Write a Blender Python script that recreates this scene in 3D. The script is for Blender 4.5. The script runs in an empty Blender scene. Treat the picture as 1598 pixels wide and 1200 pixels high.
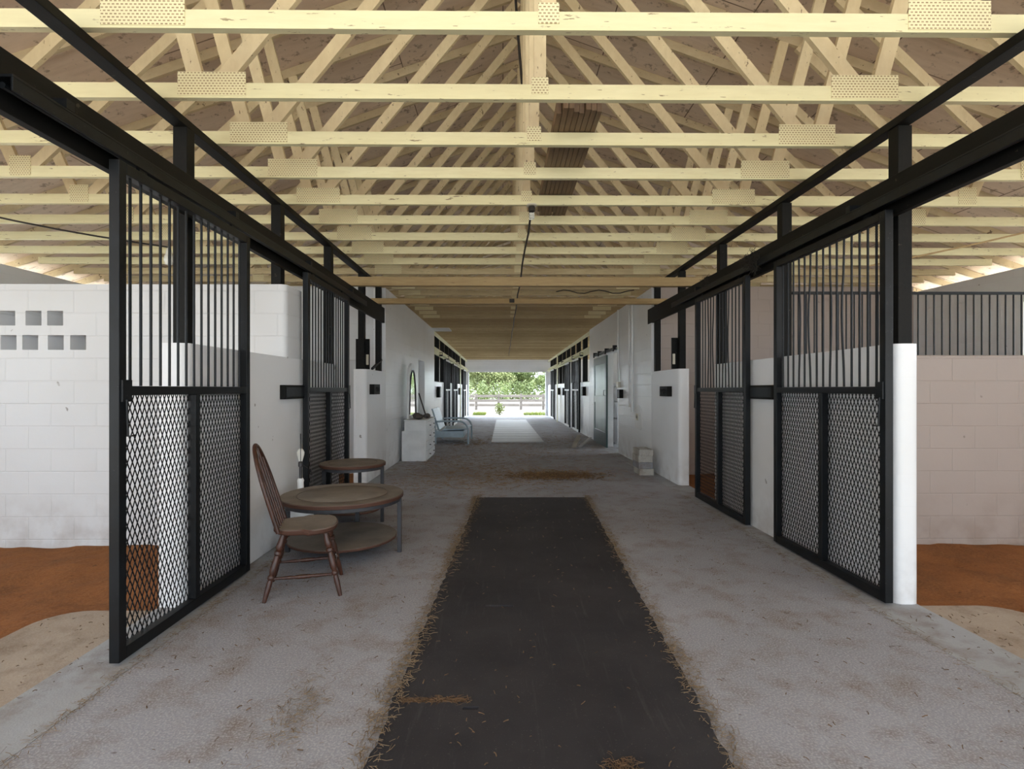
import bpy, math, random
from mathutils import Vector, Matrix
random.seed(7)
R = random.random
U = random.uniform
SC = bpy.context.scene
COL = SC.collection
ORG = {}

# ------------------------------------------------------------------ helpers
class MB:
    def __init__(s):
        s.v = []; s.f = []
    def add(s, vs, fs):
        n = len(s.v)
        s.v += [tuple(p) for p in vs]
        s.f += [tuple(i + n for i in f) for f in fs]
        return s
    def box(s, x0, x1, y0, y1, z0, z1):
        return s.add([(x0,y0,z0),(x1,y0,z0),(x1,y1,z0),(x0,y1,z0),(x0,y0,z1),(x1,y0,z1),(x1,y1,z1),(x0,y1,z1)],
              [(0,3,2,1),(4,5,6,7),(0,1,5,4),(1,2,6,5),(2,3,7,6),(3,0,4,7)])
    def hexa(s, lo, hi):
        return s.add(list(lo)+list(hi), [(0,3,2,1),(4,5,6,7),(0,1,5,4),(1,2,6,5),(2,3,7,6),(3,0,4,7)])
    def prism(s, pts, a, b, axis='y'):
        n = len(pts)
        def mk(p, t):
            if axis == 'y': return (p[0], t, p[1])
            if axis == 'x': return (t, p[0], p[1])
            return (p[0], p[1], t)
        vs = [mk(p, a) for p in pts] + [mk(p, b) for p in pts]
        fs = [tuple(range(n)), tuple(range(2*n-1, n-1, -1))]
        fs += [(i, i+n, (i+1) % n + n, (i+1) % n) for i in range(n)]
        return s.add(vs, fs)
    def bar(s, p, q, w, h, up=(0,0,1)):
        p = Vector(p); q = Vector(q); d = (q-p).normalized()
        u = Vector(up)
        if abs(d.dot(u)) > .98: u = Vector((1,0,0))
        a = d.cross(u).normalized()*w/2; b = a.cross(d).normalized()*h/2
        lo = [p-a-b, p+a-b, p+a+b, p-a+b]; hi = [q-a-b, q+a-b, q+a+b, q-a+b]
        return s.hexa(lo, hi)
    def tube(s, pts, r, n=8, closed=False):
        pts = [Vector(p) for p in pts]; k = len(pts)
        rs = r if isinstance(r, (list, tuple)) else [r]*k
        rings = []; prev = None
        for i, p in enumerate(pts):
            if closed: d = pts[(i+1) % k]-pts[i-1]
            else: d = pts[min(i+1, k-1)]-pts[max(i-1, 0)]
            d = d.normalized()
            if prev is None:
                u = Vector((0,0,1)) if abs(d.z) < .9 else Vector((1,0,0))
                a = d.cross(u).normalized()
            else:
                a = (prev-d*prev.dot(d)).normalized()
            prev = a; b = d.cross(a)
            rings.append([p+(a*math.cos(2*math.pi*j/n)+b*math.sin(2*math.pi*j/n))*rs[i] for j in range(n)])
        vs = [q for rg in rings for q in rg]; fs = []
        m = k if closed else k-1
        for i in range(m):
            i2 = (i+1) % k
            for j in range(n):
                fs.append((i*n+j, i*n+(j+1) % n, i2*n+(j+1) % n, i2*n+j))
        if not closed:
            fs.append(tuple(range(n-1, -1, -1))); fs.append(tuple((k-1)*n+j for j in range(n)))
        return s.add(vs, fs)
    def lathe(s, prof, c=(0,0,0), n=24):
        vs = []; fs = []; k = len(prof)
        for r, z in prof:
            for j in range(n):
                a = 2*math.pi*j/n
                vs.append((c[0]+r*math.cos(a), c[1]+r*math.sin(a), c[2]+z))
        for i in range(k-1):
            for j in range(n):
                fs.append((i*n+j, i*n+(j+1) % n, (i+1)*n+(j+1) % n, (i+1)*n+j))
        fs.append(tuple(range(n-1, -1, -1))); fs.append(tuple((k-1)*n+j for j in range(n)))
        return s.add(vs, fs)
    def blob(s, c, rx, ry, rz, n=12, m=8, jit=0.0, rnd=random):
        vs = [(c[0], c[1], c[2]-rz)]; fs = []
        for i in range(1, m):
            t = math.pi*i/m
            for j in range(n):
                a = 2*math.pi*j/n; k = 1+rnd.uniform(-jit, jit)
                vs.append((c[0]+rx*k*math.sin(t)*math.cos(a), c[1]+ry*k*math.sin(t)*math.sin(a), c[2]-rz*k*math.cos(t)))
        vs.append((c[0], c[1], c[2]+rz)); L = len(vs)-1
        for j in range(n):
            fs.append((0, 1+(j+1) % n, 1+j))
            fs.append((L, 1+(m-2)*n+j, 1+(m-2)*n+(j+1) % n))
        for i in range(m-2):
            for j in range(n):
                fs.append((1+i*n+j, 1+i*n+(j+1) % n, 1+(i+1)*n+(j+1) % n, 1+(i+1)*n+j))
        return s.add(vs, fs)
    def build(s, name, mat, parent=None, smooth=False, bevel=0, off=True, seg=2):
        o0 = ORG.get(parent.name, Vector((0,0,0))) if (parent and off) else Vector((0,0,0))
        me = bpy.data.meshes.new(name)
        me.from_pydata([(p[0]-o0[0], p[1]-o0[1], p[2]-o0[2]) for p in s.v], [], s.f)
        me.validate(); me.update()
        me.materials.append(mat)
        import bmesh
        bm = bmesh.new(); bm.from_mesh(me)
        bmesh.ops.recalc_face_normals(bm, faces=bm.faces); bm.to_mesh(me); bm.free()
        if smooth:
            for p in me.polygons: p.use_smooth = True
        o = bpy.data.objects.new(name, me); COL.objects.link(o)
        if parent:
            o.parent = parent; ORG[o.name] = o0 if off else Vector((0,0,0))
        if bevel:
            b = o.modifiers.new('Bevel', 'BEVEL'); b.width = bevel; b.segments = seg; b.limit_method = 'ANGLE'
        if smooth:
            try: me.set_sharp_from_angle(angle=math.radians(40))
            except Exception: pass
        return o

def tag(o, label=None, cat=None, group=None, kind=None):
    if label: o['label'] = label
    if cat: o['category'] = cat
    if group: o['group'] = group
    if kind: o['kind'] = kind
    return o
def thing(name, label, cat, loc=(0,0,0), rz=0, group=None):
    o = bpy.data.objects.new(name, None); COL.objects.link(o)
    o.location = loc; o.rotation_euler = (0, 0, rz); o.empty_display_size = .1
    ORG[o.name] = Vector(loc)
    return tag(o, label, cat, group)
def struct(name, mb, mat, **k):
    o = mb.build(name, mat, **k); o['kind'] = 'structure'; return o
def dup(root, loc, label, group=None):
    r = root.copy(); COL.objects.link(r); r.location = loc; r['label'] = label
    if group: r['group'] = group
    for ch in list(root.children):
        c = ch.copy(); COL.objects.link(c); c.parent = r
        for g in list(ch.children):
            d = g.copy(); COL.objects.link(d); d.parent = c
    return r
ONES = 'first second third fourth fifth sixth seventh eighth ninth tenth eleventh twelfth thirteenth fourteenth fifteenth sixteenth seventeenth eighteenth nineteenth'.split()
def ordinal(n):
    if n <= 19: return ONES[n-1]
    t = {2:'twent',3:'thirt',4:'fort',5:'fift'}[n//10]
    return t+'ieth' if n % 10 == 0 else t+'y-'+ONES[n % 10-1]

# ------------------------------------------------------------------ materials
def srgb(r, g, b):
    f = lambda c: (c/255/12.92) if c/255 <= .04045 else ((c/255+.055)/1.055)**2.4
    return (f(r), f(g), f(b), 1)
class NT:
    def __init__(s, name):
        s.m = bpy.data.materials.new(name); s.m.use_nodes = True
        s.t = s.m.node_tree; s.b = s.t.nodes['Principled BSDF']
        s.geo = s.n('ShaderNodeNewGeometry')
        s.pos = s.geo.outputs['Position']
    def n(s, k, **kw):
        x = s.t.nodes.new(k)
        for a, b in kw.items(): setattr(x, a, b)
        return x
    def l(s, a, b): s.t.links.new(a, b)
    def mapv(s, src, sc=(1,1,1), loc=(0,0,0)):
        m = s.n('ShaderNodeMapping'); m.inputs['Scale'].default_value = sc; m.inputs['Location'].default_value = loc
        s.l(src, m.inputs['Vector']); return m.outputs[0]
    def noise(s, scale, vec=None, detail=4, rough=.55, dist=0):
        x = s.n('ShaderNodeTexNoise'); x.inputs['Scale'].default_value = scale
        x.inputs['Detail'].default_value = detail; x.inputs['Roughness'].default_value = rough
        x.inputs['Distortion'].default_value = dist
        s.l(vec if vec is not None else s.pos, x.inputs['Vector']); return x.outputs['Fac']
    def ramp(s, fac, stops):
        r = s.n('ShaderNodeValToRGB'); e = r.color_ramp.elements
        while len(e) < len(stops): e.new(.5)
        for i, (p, c) in enumerate(stops):
            e[i].position = p; e[i].color = c if not isinstance(c, (int, float)) else (c, c, c, 1)
        s.l(fac, r.inputs[0]); return r.outputs[0]
    def mix(s, fac, a, b, mode='MIX'):
        x = s.n('ShaderNodeMix', data_type='RGBA', blend_type=mode)
        for sock, v in ((x.inputs[0], fac), (x.inputs[6], a), (x.inputs[7], b)):
            if hasattr(v, 'is_output'): s.l(v, sock)
            else: sock.default_value = v
        return x.outputs[2]
    def bump(s, h, strength=.3, dist=.01, prev=None):
        b = s.n('ShaderNodeBump'); b.inputs['Strength'].default_value = strength; b.inputs['Distance'].default_value = dist
        s.l(h, b.inputs['Height'])
        if prev is not None: s.l(prev, b.inputs['Normal'])
        return b.outputs[0]
    def done(s, col, rough=.6, normal=None, metal=0, spec=.5):
        if hasattr(col, 'is_output'): s.l(col, s.b.inputs['Base Color'])
        else: s.b.inputs['Base Color'].default_value = col
        if hasattr(rough, 'is_output'): s.l(rough, s.b.inputs['Roughness'])
        else: s.b.inputs['Roughness'].default_value = rough
        s.b.inputs['Metallic'].default_value = metal
        s.b.inputs['Specular IOR Level'].default_value = spec
        if normal is not None: s.l(normal, s.b.inputs['Normal'])
        return s.m

def plain(name, c, rough=.6, var=.15, scale=6, metal=0, bump=0, spec=.5):
    t = NT(name); n = t.noise(scale, detail=5)
    d = tuple(x*(1-var) for x in c[:3])+(1,); e = tuple(min(1, x*(1+var)) for x in c[:3])+(1,)
    col = t.ramp(n, [(.3, d), (.7, e)])
    nm = t.bump(t.noise(scale*12), bump, .004) if bump else None
    return t.done(col, rough, nm, metal, spec)

def painted_wood(name, c, stain, scuff, sc=(1,8,8), amount=.62, rough=.62, vary=.35):
    t = NT(name)
    v = t.mapv(t.pos, sc)
    grain = t.noise(5, v, 5, .6)
    col = t.mix(t.ramp(grain, [(.35, 0), (.75, .55)]), c, stain)
    big = t.noise(1.3, t.pos, 3)
    col = t.mix(t.ramp(big, [(.4, 0), (.75, .35)]), col, stain)
    v2 = t.mapv(t.pos, (sc[0]*3, sc[1]*2.5, sc[2]*2.5), (3, 5, 1))
    chips = t.noise(2.2, v2, 4, .7)
    col = t.mix(t.ramp(chips, [(amount+.06, 0), (amount+.09, 1)]), col, scuff)
    oi = t.n('ShaderNodeObjectInfo'); col = t.mix(t.ramp(oi.outputs['Random'], [(0, 0), (1, vary)]), col, stain)
    return t.done(col, rough, t.bump(grain, .15, .003))

def block_wall(name, axis, c, dirt, rough=.45, bump=.5):
    t = NT(name)
    sep = t.n('ShaderNodeSeparateXYZ'); t.l(t.pos, sep.inputs[0])
    cmb = t.n('ShaderNodeCombineXYZ'); t.l(sep.outputs[axis], cmb.inputs[0]); t.l(sep.outputs[2], cmb.inputs[1])
    br = t.n('ShaderNodeTexBrick'); t.l(cmb.outputs[0], br.inputs['Vector'])
    br.inputs['Scale'].default_value = 1; br.inputs['Brick Width'].default_value = .405
    br.inputs['Row Height'].default_value = .203; br.inputs['Mortar Size'].default_value = .006
    br.inputs['Mortar Smooth'].default_value = .6
    br.inputs['Color1'].default_value = (.9,.9,.9,1); br.inputs['Color2'].default_value = (1,1,1,1)
    br.inputs['Mortar'].default_value = (.86,.86,.86,1)
    big = t.noise(.9, t.pos, 4); fine = t.noise(28, t.pos, 3)
    col = t.mix(t.ramp(big, [(.45, 0), (.8, .5)]), c, dirt)
    col = t.mix(.15 if bump > .2 else .0, col, br.outputs['Color'], 'MULTIPLY')
    # splash dirt low down and small scuffs
    zr = t.n('ShaderNodeMapRange'); zr.inputs[1].default_value = 0; zr.inputs[2].default_value = .5
    zr.inputs[3].default_value = .32; zr.inputs[4].default_value = 0; t.l(sep.outputs[2], zr.inputs[0])
    mul = t.n('ShaderNodeMath', operation='MULTIPLY'); t.l(zr.outputs[0], mul.inputs[0]); t.l(t.ramp(t.noise(5, t.pos, 6), [(.4, 0), (.65, 1)]), mul.inputs[1])
    col = t.mix(mul.outputs[0], col, srgb(120, 96, 74))
    sp = t.noise(9, t.pos, 2)
    col = t.mix(t.ramp(sp, [(.74, 0), (.77, .7)]), col, srgb(110, 100, 90))
    nb = t.bump(br.outputs['Fac'], bump, -.006)
    nb = t.bump(fine, .25, .003, nb)
    return t.done(col, rough, nb)

CREAM = srgb(238, 230, 178)
M = {}
M['chord'] = painted_wood('cream_painted_chord', srgb(238, 232, 192), srgb(216, 207, 162), srgb(112, 84, 58), (1, 8, 8), .585)
M['chordold'] = painted_wood('weathered_cream_chord', srgb(214, 200, 160), srgb(158, 136, 102), srgb(84, 62, 44), (1, 14, 14), .6, .7, .8)
M['web'] = painted_wood('cream_painted_web', srgb(226, 210, 172), srgb(198, 178, 138), srgb(96, 72, 54), (4, 6, 2), .58)
M['rafter'] = painted_wood('cream_painted_rafter', srgb(206, 190, 156), srgb(176, 156, 122), srgb(90, 70, 54), (2, 6, 3), .58)
M['brownwood'] = painted_wood('weathered_plank', srgb(196, 172, 124), srgb(150, 120, 82), srgb(80, 58, 40), (1, 8, 8), .60)
M['lumber'] = painted_wood('bare_lumber', srgb(138, 112, 84), srgb(92, 72, 54), srgb(56, 44, 34), (8, 1, 8), .6)
M['white'] = plain('white_paint', srgb(232, 233, 232), .45, .06, 2)
M['whitewood'] = plain('white_painted_wood', srgb(226, 228, 228), .5, .08, 5)
M['creamtrim'] = plain('cream_trim_paint', srgb(226, 226, 192), .5, .08, 4)
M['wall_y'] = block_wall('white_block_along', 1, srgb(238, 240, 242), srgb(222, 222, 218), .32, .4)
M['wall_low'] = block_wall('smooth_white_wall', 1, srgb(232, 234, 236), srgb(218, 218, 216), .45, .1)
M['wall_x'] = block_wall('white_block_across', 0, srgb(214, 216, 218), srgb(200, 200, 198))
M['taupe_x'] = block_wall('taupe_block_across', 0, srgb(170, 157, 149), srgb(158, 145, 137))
M['straw'] = plain('dry_straw', srgb(120, 102, 78), .8, .35, 30)
M['leaflitter'] = plain('brown_litter', srgb(96, 74, 52), .9, .35, 30)
M['palestraw'] = plain('pale_hay', srgb(136, 108, 70), .8, .35, 30)
M['glass'] = plain('frosted_bulb', srgb(235, 235, 228), .25, .02, 4)
M['cable'] = plain('black_cable', srgb(48, 42, 38), .6, .2, 10)
M['cream_plastic'] = plain('cream_plastic', srgb(214, 208, 190), .4, .05, 5)
M['bluemetal'] = plain('pale_blue_metal', srgb(176, 196, 208), .45, .12, 8)
M['darkwood'] = None

def black_metal():
    t = NT('black_painted_steel')
    n = t.noise(7, t.pos, 5); f = t.noise(60, t.pos, 3)
    col = t.mix(t.ramp(n, [(.4, 0), (.7, 1)]), srgb(11, 13, 15), srgb(18, 22, 26))
    col = t.mix(t.ramp(f, [(.68, 0), (.74, .5)]), col, srgb(70, 72, 70))
    return t.done(col, .45, t.bump(n, .12, .004), 0, .3)
M['black'] = black_metal()
def black_wood():
    t = NT('black_painted_wood')
    n = t.noise(6, t.mapv(t.pos, (8, 1, 6)), 5)
    col = t.mix(t.ramp(n, [(.35, 0), (.75, 1)]), srgb(10, 10, 9), srgb(19, 18, 15))
    f = t.noise(22, t.pos, 3)
    col = t.mix(t.ramp(f, [(.69, 0), (.73, .5)]), col, srgb(92, 84, 70))
    return t.done(col, .6, t.bump(n, .2, .004), 0, .22)
M['blackwood'] = black_wood()
def concrete(name, c, dark, light, agg=.5, dirtc=srgb(112, 94, 76), rough=.85):
    t = NT(name)
    big = t.noise(.8, t.pos, 6, .6); mid = t.noise(4, t.pos, 5, .65); fine = t.noise(110, t.pos, 2)
    col = t.mix(t.ramp(big, [(.35, 0), (.7, 1)]), c, dark)
    col = t.mix(t.ramp(mid, [(.48, 0), (.72, .7)]), col, dirtc)
    vo = t.n('ShaderNodeTexVoronoi'); vo.inputs['Scale'].default_value = 95; t.l(t.pos, vo.inputs['Vector'])
    col = t.mix(t.ramp(fine, [(.45, 0), (.7, agg)]), col, light)
    col = t.mix(t.ramp(vo.outputs['Distance'], [(.0, agg*.7), (.3, 0)]), col, dark)
    st = t.noise(12, t.pos, 3, .7)
    col = t.mix(t.ramp(st, [(.66, 0), (.72, .6)]), col, srgb(84, 70, 58))
    nb = t.bump(fine, .35, .004); nb = t.bump(mid, .2, .01, nb)
    return t.done(col, rough, nb, 0, .3)
M['slab'] = concrete('aisle_concrete', srgb(154, 156, 164), srgb(134, 134, 140), srgb(198, 200, 205), .5)
M['sill'] = concrete('smooth_concrete', srgb(168, 173, 180), srgb(142, 142, 142), srgb(186, 190, 196), .15)
M['apron'] = concrete('stained_concrete', srgb(172, 160, 146), srgb(138, 118, 98), srgb(186, 178, 168), .3)
M['block'] = concrete('grey_block', srgb(190, 186, 176), srgb(158, 154, 148), srgb(206, 204, 198), .4)
M['blockgrey'] = concrete('darker_grey_block', srgb(150, 152, 158), srgb(128, 128, 132), srgb(170, 172, 176), .4)
def dirt():
    t = NT('orange_dirt')
    a = t.noise(3, t.pos, 6, .6); f = t.noise(60, t.pos, 4, .7)
    col = t.mix(t.ramp(a, [(.35, 0), (.7, 1)]), srgb(142, 92, 54), srgb(112, 74, 46))
    col = t.mix(t.ramp(f, [(.4, 0), (.7, .6)]), col, srgb(160, 110, 70))
    col = t.mix(t.ramp(t.noise(18, t.pos, 3), [(.66, 0), (.74, .7)]), col, srgb(84, 58, 38))
    return t.done(col, .95, t.bump(f, .6, .01), 0, .15)
M['dirt'] = dirt()
def rubber():
    t = NT('black_rubber')
    a = t.noise(1.6, t.pos, 5, .6); f = t.noise(160, t.pos, 2)
    col = t.mix(t.ramp(a, [(.35, 0), (.75, 1)]), srgb(44, 43, 47), srgb(60, 59, 62))
    v = t.mapv(t.pos, (6, .5, 1))
    col = t.mix(t.ramp(t.noise(4, v, 4, .7), [(.58, 0), (.75, .3)]), col, srgb(88, 86, 86))
    col = t.mix(t.ramp(f, [(.68, 0), (.75, .5)]), col, srgb(118, 112, 106))
    return t.done(col, .8, t.bump(f, .3, .002), 0, .3)
M['rubber'] = rubber()
def plywood():
    t = NT('painted_roof_deck')
    sep = t.n('ShaderNodeSeparateXYZ'); t.l(t.pos, sep.inputs[0])
    cmb = t.n('ShaderNodeCombineXYZ'); t.l(sep.outputs[0], cmb.inputs[1]); t.l(sep.outputs[1], cmb.inputs[0])
    br = t.n('ShaderNodeTexBrick'); t.l(cmb.outputs[0], br.inputs['Vector'])
    br.inputs['Scale'].default_value = 1; br.inputs['Brick Width'].default_value = 2.44; br.inputs['Row Height'].default_value = 1.16
    br.inputs['Mortar Size'].default_value = .006
    br.inputs['Color1'].default_value = srgb(222, 204, 184); br.inputs['Color2'].default_value = srgb(210, 190, 170); br.inputs['Mortar'].default_value = srgb(96, 78, 64)
    g = t.noise(4, t.mapv(t.pos, (1, 5, 1)), 5)
    col = t.mix(t.ramp(g, [(.4, 0), (.75, .5)]), br.outputs['Color'], srgb(190, 168, 146))
    col = t.mix(t.ramp(t.noise(10, t.pos, 3, .7), [(.58, 0), (.66, .6)]), col, srgb(104, 86, 70))
    return t.done(col, .75)
M['deck'] = plywood()
def plate():
    t = NT('perforated_plate')
    sep = t.n('ShaderNodeSeparateXYZ'); t.l(t.pos, sep.inputs[0])
    cmb = t.n('ShaderNodeCombineXYZ'); t.l(sep.outputs[0], cmb.inputs[0]); t.l(sep.outputs[2], cmb.inputs[1])
    br = t.n('ShaderNodeTexBrick'); t.l(cmb.outputs[0], br.inputs['Vector'])
    br.inputs['Scale'].default_value = 1; br.inputs['Brick Width'].default_value = .021; br.inputs['Row Height'].default_value = .0155
    br.inputs['Mortar Size'].default_value = .0052; br.inputs['Mortar Smooth'].default_value = .3
    br.inputs['Color1'].default_value = srgb(150, 128, 92); br.inputs['Color2'].default_value = srgb(176, 156, 116)
    br.inputs['Mortar'].default_value = srgb(232, 224, 184)
    return t.done(br.outputs['Color'], .5)
M['plate'] = plate()
def varnish(name, c1, c2, sc=(6, 6, 1)):
    t = NT(name)
    g = t.noise(9, t.mapv(t.pos, sc), 5, .6)
    col = t.mix(t.ramp(g, [(.35, 0), (.7, 1)]), c1, c2)
    d = t.noise(30, t.pos, 4)
    col = t.mix(t.ramp(d, [(.6, 0), (.8, .25)]), col, srgb(120, 106, 92))
    return t.done(col, .4)
M['varnish'] = varnish('dark_varnished_wood', srgb(74, 42, 28), srgb(46, 27, 20))
def dusty(name, base):
    t = NT(name)
    a = t.noise(5, t.pos, 5); f = t.noise(90, t.pos, 3)
    up = t.n('ShaderNodeSeparateXYZ'); t.l(t.geo.outputs['Normal'], up.inputs[0])
    dust = t.mix(t.ramp(a, [(.35, 0), (.7, 1)]), srgb(116, 108, 100), srgb(138, 130, 120))
    dust = t.mix(t.ramp(f, [(.5, 0), (.7, .3)]), dust, srgb(98, 90, 82))
    col = t.mix(t.ramp(up.outputs[2], [(.6, 0), (.9, 1)]), base, dust)
    return t.done(col, .75)
M['dusty'] = dusty('dusty_wood_top', srgb(76, 46, 32))
M['iron'] = plain('dark_grey_metal', srgb(54, 54, 57), .5, .15, 12)
M['greendoor'] = plain('dark_green_door_paint', srgb(60, 84, 82), .3, .15, 3)
M['greenpanel'] = plain('grey_green_door_panel', srgb(120, 146, 134), .3, .12, 2)
M['bark'] = plain('grey_bark', srgb(120, 108, 96), .9, .25, 8)
M['leaf'] = plain('tree_leaf', srgb(118, 134, 82), .7, .3, .6)
M['leaf2'] = plain('pale_tree_leaf', srgb(138, 148, 98), .7, .3, .6)
M['bushleaf'] = plain('yellow_green_leaf', srgb(124, 140, 48), .6, .3, 8)
M['fence'] = plain('weathered_fence', srgb(128, 122, 116), .8, .15, 3)
M['sand'] = concrete('pale_sandy_ground', srgb(190, 184, 174), srgb(164, 156, 144), srgb(206, 200, 190), .2, srgb(140, 132, 96))
M['boards'] = painted_wood('pale_floor_boards', srgb(196, 200, 204), srgb(170, 172, 174), srgb(116, 110, 104), (1, 4, 4), .64)
M['mirror'] = NT('mirror_glass').done(srgb(225, 228, 228), .06, None, 1)
M['nest'] = plain('dry_nest', srgb(40, 36, 30), .95, .4, 30)
M['greylump'] = plain('grey_cloth', srgb(96, 90, 84), .8, .25, 20)

# ------------------------------------------------------------------ levels
def gz(y): return -.10*max(0, min(1.2, (y-9)/20))         # aisle floor falls gently towards the far end
def zc(y): return 3.075-.15*max(0, min(1.1, (y-9)/20))    # underside of the truss chords
XL, XLO = -1.95, -2.15
XR, XRO = 2.46, 2.62
OUTL, OUTR = -6.45, 6.86
YEND = 29.0

# ------------------------------------------------------------------ ground and floors
def grid(x0, x1, y0, y1, nx, ny, zf):
    m = MB(); vs = []; fs = []
    for j in range(ny+1):
        for i in range(nx+1):
            x = x0+(x1-x0)*i/nx; y = y0+(y1-y0)*j/ny
            vs.append((x, y, zf(x, y)))
    for j in range(ny):
        for i in range(nx):
            a = j*(nx+1)+i; fs.append((a, a+1, a+nx+2, a+nx+1))
    return m.add(vs, fs)
def skirt_slab(x0, x1, ys, th=.25):
    m = MB()
    for a, b in zip(ys[:-1], ys[1:]):
        za, zb = gz(a), gz(b)
        m.hexa([(x0,a,za-th),(x1,a,za-th),(x1,b,zb-th),(x0,b,zb-th)], [(x0,a,za),(x1,a,za),(x1,b,zb),(x0,b,zb)])
    return m
struct('ground', MB().box(-150, 150, -60, 220, -.62, -.42), M['sand'])
YS = [-4.5, 9, 15, 22, YEND+.3]
struct('floor', skirt_slab(-1.8, 2.27, YS), M['slab'])
struct('floor_sill', skirt_slab(-2.13, -1.803, YS), M['sill'])
struct('floor_sill', skirt_slab(2.273, 2.6, YS), M['sill'])
M['yard'] = concrete('dry_yard_ground', srgb(102, 94, 87), srgb(88, 80, 74), srgb(114, 106, 98), .2, srgb(88, 84, 62))
struct('yard_ground', MB().box(-40, 40, YEND+.31, 180, -.40, -.13), M['yard'])
def rpoly(x0, x1, y0, y1, r, corners):
    pts = []
    for (cx, cy, a0, k) in ((x1-r, y1-r, 0, 0), (x0+r, y1-r, 90, 1), (x0+r, y0+r, 180, 2), (x1-r, y0+r, 270, 3)):
        if k in corners:
            for i in range(7):
                a = math.radians(a0+15*i); pts.append((cx+r*math.cos(a), cy+r*math.sin(a)))
        else:
            pts.append(((x1 if k in (0, 3) else x0), (y1 if k in (0, 1) else y0)))
    return pts
struct('apron', MB().prism(rpoly(-2.74, -2.133, -1, 3.29, .22, (1,)), -.2, -.012, 'z'), M['apron'])
struct('apron', MB().prism(rpoly(2.603, 3.2, -1, 3.32, .22, (0,)), -.2, -.012, 'z'), M['apron'])
def dz(x, y):
    return -.055+.018*math.sin(x*3.1+y*2.3)*math.sin(y*4.7-x)+.012*math.sin(x*9+1)*math.sin(y*8+x*4)+U(-.004, .004)
def dirtpad(x0, x1, y0, y1):
    return grid(x0, x1, y0, y1, int((x1-x0)/.07), int((y1-y0)/.07), dz)
struct('dirt_floor', dirtpad(OUTL, -2.12, -1, 4.8), M['dirt'])
struct('dirt_floor', dirtpad(2.59, OUTR, -1, 4.76), M['dirt'])
struct('dirt_floor', dirtpad(OUTL, -2.12, 4.98, 8.86), M['dirt'])
struct('dirt_floor', dirtpad(2.59, OUTR, 4.92, 8.82), M['dirt'])
struct('side_floor', MB().box(OUTL, -2.14, 9.0, YEND, -.3, -.09), M['sill'])
struct('side_floor', MB().box(2.61, OUTR, 9.0, YEND, -.3, -.09), M['sill'])

# ------------------------------------------------------------------ walls
def cellwall(axis, a0, a1, t0, t1, z0, z1, holes):
    """wall slab along axis 'x' or 'y' (a0..a1), thickness t0..t1, rectangular holes [(a0,a1,z0,z1)]; only outer faces are kept"""
    A = sorted({a0, a1, *[v for h in holes for v in h[:2]]}); Z = sorted({z0, z1, *[v for h in holes for v in h[2:]]})
    A = [v for v in A if a0 <= v <= a1]; Z = [v for v in Z if z0 <= v <= z1]
    def solid(i, j):
        if i < 0 or j < 0 or i >= len(A)-1 or j >= len(Z)-1: return False
        ca = (A[i]+A[i+1])/2; cz = (Z[j]+Z[j+1])/2
        return not any(h[0] < ca < h[1] and h[2] < cz < h[3] for h in holes)
    m = MB()
    P = (lambda a, t, z: (a, t, z)) if axis == 'x' else (lambda a, t, z: (t, a, z))
    for i in range(len(A)-1):
        for j in range(len(Z)-1):
            if not solid(i, j): continue
            l, r, b, u = A[i], A[i+1], Z[j], Z[j+1]
            m.add([P(l,t0,b),P(r,t0,b),P(r,t0,u),P(l,t0,u)], [(0,1,2,3)])
            m.add([P(l,t1,b),P(r,t1,b),P(r,t1,u),P(l,t1,u)], [(3,2,1,0)])
            if not solid(i-1, j): m.add([P(l,t0,b),P(l,t1,b),P(l,t1,u),P(l,t0,u)], [(3,2,1,0)])
            if not solid(i+1, j): m.add([P(r,t0,b),P(r,t1,b),P(r,t1,u),P(r,t0,u)], [(0,1,2,3)])
            if not solid(i, j-1): m.add([P(l,t0,b),P(r,t0,b),P(r,t1,b),P(l,t1,b)], [(0,1,2,3)])
            if not solid(i, j+1): m.add([P(l,t0,u),P(r,t0,u),P(r,t1,u),P(l,t1,u)], [(3,2,1,0)])
    return m
def lowwall(x0, x1, y0, y1, z0, z1, corners=(0, 1, 2, 3), r=.055):
    return MB().prism(rpoly(x0, x1, y0, y1, r, corners), z0, z1, 'z')
LW = 1.635
struct('wall_left_stall', lowwall(XLO, XL, 3.3, 6.38, -.1, LW), M['wall_low'], smooth=True)
struct('wall_left_stall', lowwall(XLO, XL, 7.62, 8.84, -.1, LW, (2, 3)), M['wall_low'], smooth=True)
struct('wall_right_stall', lowwall(XR, XRO, 3.31, 6.2, -.1, LW), M['wall_low'], smooth=True)
struct('wall_right_stall', lowwall(XR, XRO, 7.42, 8.78, -.1, LW, (2, 3)), M['wall_low'], smooth=True)
# hall walls (full height)
struct('wall_left', cellwall('y', 8.85, 15.1, XLO, XL, -.15, 3.03, [(12.25, 13.25, -.15, 2.03)]), M['wall_y'])
struct('wall_right', cellwall('y', 8.79, 15.1, XR, XRO, -.15, 3.03, [(11.32, 12.6, -.15, 2.2)]), M['wall_y'])
struct('door_1', MB().box(XLO+.03, XLO+.07, 12.26, 13.24, gz(12.7), 2.02), M['whitewood'])
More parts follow.
